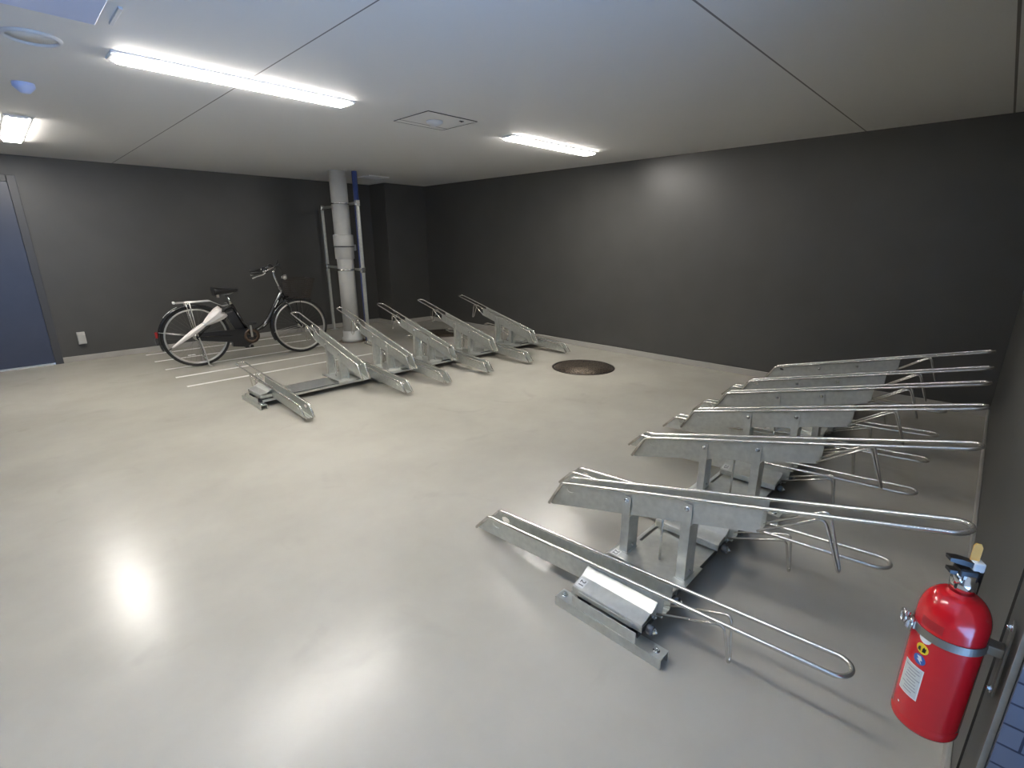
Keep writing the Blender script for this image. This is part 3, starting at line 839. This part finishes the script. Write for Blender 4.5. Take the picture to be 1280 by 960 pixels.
# saddle and post
MB().tube([ST + Vector((.01, 0, -.03)), (.352, 0, .775)], .0125, 12).build('seat_post', 'chrome', bike)
mb = MB(); secs = []
for k in range(13):
    s_ = k / 12; x = .225 + .255 * s_; hw = .098 * (1 - s_) ** .8 * (1 if s_ > .12 else .75 + s_ * 2) + .022; zt = .815 + .018 * (1 - s_) ** 2 + .006 * s_; h = .050 * (1 - s_) + .028
    secs.append([mb.bm.verts.new((x, hw * math.cos(a), zt + (h * .35 * math.sin(a) if math.sin(a) > 0 else h * math.sin(a) * .9))) for a in [2 * PI * q / 14 for q in range(14)]])
for a, b in zip(secs[:-1], secs[1:]):
    for q in range(14): mb.face([a[q], a[(q + 1) % 14], b[(q + 1) % 14], b[q]], True)
mb.face(secs[0]); mb.face(secs[-1][::-1]); sd = mb.build('saddle', 'saddle', bike)
mb = MB()
for sy in (-1, 1): mb.tube(spline([(.255, sy * .045, .785), (.30, sy * .022, .772), (.38, sy * .022, .775), (.45, sy * .012, .80)]), .0035, 6)
mb.lathe([(0, -.03), (.014, -.03), (.014, .03), (0, .03)], Matrix.Translation((.262, -.05, .775)), 12); mb.build('saddle_rails', 'alloy', sd)
# battery behind the seat tube, motor under the crank
dv = (ST - BB).normalized(); xv = Vector((-dv.z, 0, dv.x))
if xv.x > 0: xv = -xv
mb = MB().box(-.115, -.020, -.036, .036, .05, .345, bev=.012)
mt = frame_mtx(BB, -xv, (0, 1, 0))
for v in mb.bm.verts: v.co = BB + (-xv) * v.co.x + Vector((0, v.co.y, 0)) + dv * v.co.z
bt = mb.build('battery', 'black', bike)
mb = MB().box(-.122, -.070, -.010, .010, .348, .358, bev=.003)
for v in mb.bm.verts: v.co = BB + (-xv) * v.co.x + Vector((0, v.co.y, 0)) + dv * v.co.z
mb.build('battery_handle', 'alloy', bt)
MB().prism([(-.205, -.105), (-.06, -.125), (.03, -.07), (.06, .0), (.03, .04), (-.06, .05), (-.19, .03)], frame_mtx((BB.x, .045, BB.z), (1, 0, 0), (0, 0, 1)), .09).build('motor_unit', 'black', bike)
# chain case on the camera side
mb = MB(); cc = []
for k in range(13): a = -PI / 2 + PI * k / 12; cc.append((BB.x + .088 * math.cos(a), BB.z + .088 * math.sin(a)))
for k in range(9): a = PI / 2 + PI * k / 8; cc.append((.03 + .045 * math.cos(a), ZA + .045 * math.sin(a)))
mb.prism(cc, frame_mtx((0, -.052, 0), (1, 0, 0), (0, 0, 1)), .012); mb.build('chain_case', 'black', bike)
mb = MB().lathe([(.052, 0), (.083, 0), (.083, .003), (.052, .003)], frame_mtx((BB.x, -.0655, BB.z), (1, 0, 0), (0, 0, 1)), 32, closed=True)
for k in range(5):
    a = 2 * PI * k / 5; mb.tube([(BB.x + .012 * math.cos(a), -.067, BB.z + .012 * math.sin(a)), (BB.x + .056 * math.cos(a), -.067, BB.z + .056 * math.sin(a))], .005, 6)
mb.build('chainring', mat('dark chainring', (.10, .07, .05), .4, metal=.8), bike)
for sy, dz in ((-1, 1), (1, -1)):
    y0 = sy * .080
    cr = MB().tube([(BB.x, y0, BB.z - dz * .012), (BB.x - .005, sy * .092, BB.z + dz * .155)], [.013, .010], 10).build('crank', 'alloy', bike)
    MB().box(BB.x - .050, BB.x + .042, min(sy * .100, sy * .190), max(sy * .100, sy * .190), BB.z + dz * .155 - .012, BB.z + dz * .155 + .012, bev=.004).build('pedal', 'black', cr)
# rear carrier
mb = MB(); zc = .715
for y in (-.06, 0, .06): mb.tube(fillet([(-.14, y, zc - .004), (.18, y, zc), (.30, y * .5, .645), (.385, y * .35, .665)], .04), .0045, 8)
for x in (-.14, -.02, .10, .18): mb.tube([(x, -.062, zc - .003), (x, .062, zc - .003)], .004, 8)
for sy in (-1, 1):
    mb.tube([(-.02, sy * .062, zc), (.005, sy * .078, ZA + .01)], .0045, 8); mb.tube([(-.055, sy * .062, zc - .003), (-.01, sy * .078, ZA + .02)], .0035, 8)
mb.build('rear_carrier', 'alloy', bike)
MB().box(-.165, -.145, -.035, .035, zc - .012, zc + .012, bev=.003).build('carrier_reflector', 'sticker', bike)
# stand
mb = MB()
for sy in (-1, 1): mb.tube(fillet([(.01, sy * .075, ZA - .005), (.035, sy * .085, .20), (.055, sy * .115, .02), (.085, sy * .135, .007)], .03), .0075, 8)
mb.tube([(.042, -.105, .09), (.042, .105, .09)], .006, 8); mb.build('kickstand', 'alloy', bike)
# handlebar, stem
MB().tube(spline([HT + Vector((.008, 0, -.03)), HT, (.890, 0, .945), (.885, 0, .99), (.90, 0, 1.015)]), .0125, 12).build('stem', 'chrome', bike)
HR = Matrix.Rotation(math.radians(-12), 4, 'Z'); HR = Matrix.Translation((.90, 0, 0)) @ HR @ Matrix.Translation((-.90, 0, 0))
hp = [(.655, -.27, 1.0), (.75, -.265, 1.01), (.86, -.205, 1.045), (.905, -.11, 1.055), (.90, -.035, 1.02), (.90, .035, 1.02), (.905, .11, 1.055), (.86, .205, 1.045), (.75, .265, 1.01), (.655, .27, 1.0)]
hbar = MB().tube(spline(hp), .0112, 10).build('handlebar', 'chrome', bike)
for sy in (-1, 1):
    MB().tube([(.645, sy * .27, .999), (.70, sy * .268, 1.005), (.765, sy * .263, 1.012)], [.015, .017, .016], 12).build('grip', 'rubber', hbar)
    MB().tube(spline([(.80, sy * .24, 1.015), (.765, sy * .262, .985), (.70, sy * .282, .966), (.65, sy * .29, .948)]), [.006] * 20 + [.007] * 5, 8).build('brake_lever', 'alloy', hbar)
    MB().box(.775, .815, sy * .235 - .018, sy * .235 + .018, 1.0, 1.045, bev=.006).build('lever_clamp', 'black', hbar)
    MB().tube(spline([(.81, sy * .23, 1.02), (.93, sy * .16, 1.06), (.985, sy * .06, .98), (.965, sy * .02, .88), (.955, sy * .02, .80)]), .0028, 6).build('brake_cable', 'rubber', hbar)
MB().lathe([(0, 0), (.026, 0), (.027, .010), (.018, .022), (0, .027)], Matrix.Translation((.87, .17, 1.06)), 18).build('bell', 'black', hbar)
MB().box(.905, .975, -.055, .025, 1.055, 1.075, bev=.006, rot=Matrix.Rotation(-.5, 3, 'Y'), piv=(.93, 0, 1.06)).build('control_panel', 'black', hbar)
MB().tube([(.92, .05, 1.05), (.955, .05, 1.13)], [.005, .008], 8).build('mirror_stalk', 'black', hbar)
for o in [hbar] + list(hbar.children): o.data.transform(HR)
MB().lathe([(0, -.03), (.012, -.03), (.030, .0), (.032, .022), (0, .026)], frame_mtx((1.0, 0, .93), (0, 1, 0), (0, 0, 1)), 20).build('headlight', 'alloy', bike)
# front basket of thin dark wire
mb = MB(); bx0, bx1, bz0, bz1 = 1.00, 1.29, .685, .905
def ring(z):
    q = (z - bz0) / (bz1 - bz0); hw = .12 + .05 * q; a = bx0 - .005 * q + .02; b = bx1 - .05 + .06 * q
    return [(a, -hw, z), (b, -hw, z), (b, hw, z), (a, hw, z)]
for k in range(10):
    z = bz0 + (bz1 - bz0) * k / 9; q = ring(z)
    for i in range(4): mb.tube([q[i], q[(i + 1) % 4]], .0014 if k < 9 else .0035, 5)
lo, hi = ring(bz0), ring(bz1)
for i in range(4):
    for k in range(14):
        s_ = k / 14; p = Vector(lo[i]).lerp(Vector(lo[(i + 1) % 4]), s_); q = Vector(hi[i]).lerp(Vector(hi[(i + 1) % 4]), s_); mb.tube([p, q], .0014, 5)
for k in range(1, 12):
    p = Vector(lo[0]).lerp(Vector(lo[1]), k / 12); mb.tube([p, (p.x, -p.y, p.z)], .0014, 5)
mb.build('front_basket', 'basket', bike)
mb = MB()
for sy in (-1, 1): mb.tube(spline([(WB, sy * .066, ZA), (WB + .01, sy * .075, .52), (WB + .01, sy * .085, .684)]), .0035, 6)
mb.tube([(.98, 0, .70), (1.02, 0, .70)], .012, 8).build('basket_stay', 'black_paint', bike)

# folded umbrella hooked on the rear of the bicycle
ca, sa_ = math.cos(ang), math.sin(ang)
def bw(p): return Vector((1.428 + p[0] * ca - p[1] * sa_, 6.255 + p[0] * sa_ + p[1] * ca, p[2]))
p0, p1 = bw((-.285, -.105, .235)), bw((.265, -.115, .60))
um = thing('umbrella', 'folded white umbrella slung along the rear wheel of the black bicycle', 'umbrella', p0)
zax = (p1 - p0).normalized(); xax = zax.orthogonal().normalized(); UM = frame_mtx((0, 0, 0), xax, zax.cross(xax)); LU = (p1 - p0).length
mb = MB(); rings = []
prf = [(.004, .03), (.010, .06), (.019, .16), (.025, .27), (.028, .35), (.025, .40), (.020, .435), (.036, .48), (.054, .54), (.064, .61), (.060, .66), (.016, .63)]
for rad, z in prf:
    rg = []
    for k in range(24):
        a = 2 * PI * k / 24; w = .16 if z < .45 else .22
        rd = rad * (1 + w * math.cos(a * 8 + z * 6)); zz = z + (.018 * math.cos(a * 4) if z > .55 and rad > .03 else 0)
        rg.append(mb.bm.verts.new(UM @ Vector((rd * math.cos(a), rd * math.sin(a), zz))))
    rings.append(rg)
for a, b in zip(rings[:-1], rings[1:]):
    for k in range(24): mb.face([a[k], a[(k + 1) % 24], b[(k + 1) % 24], b[k]], True)
mb.face(rings[0]); mb.face(rings[-1]); mb.build('canopy', 'umbrella', um)
MB().lathe([(.0225, .425), (.0255, .425), (.0255, .445), (.0225, .445)], UM, 20, closed=True).build('tie_strap', 'plastic', um)
MB().tube([UM @ Vector((0, 0, -.01)), UM @ Vector((0, 0, .05))], [.004, .006], 8).build('ferrule', 'black', um)
hk = [(0, 0, .60), (0, 0, .74)] + [(.028 - .028 * math.cos(a), 0, .74 + .028 * math.sin(a)) for a in [PI * k / 8 for k in range(1, 9)]]
MB().tube([UM @ Vector(p) for p in hk], .0065, 8).build('handle', 'black', um)
tag(MB().box(-.04, .04, -.028, .028, 0, .0012).build('floor_sticker', 'sticker', None, (1.50, 6.96, 0)), 'small white sticker on the floor behind the bicycle rear wheel', 'sticker')
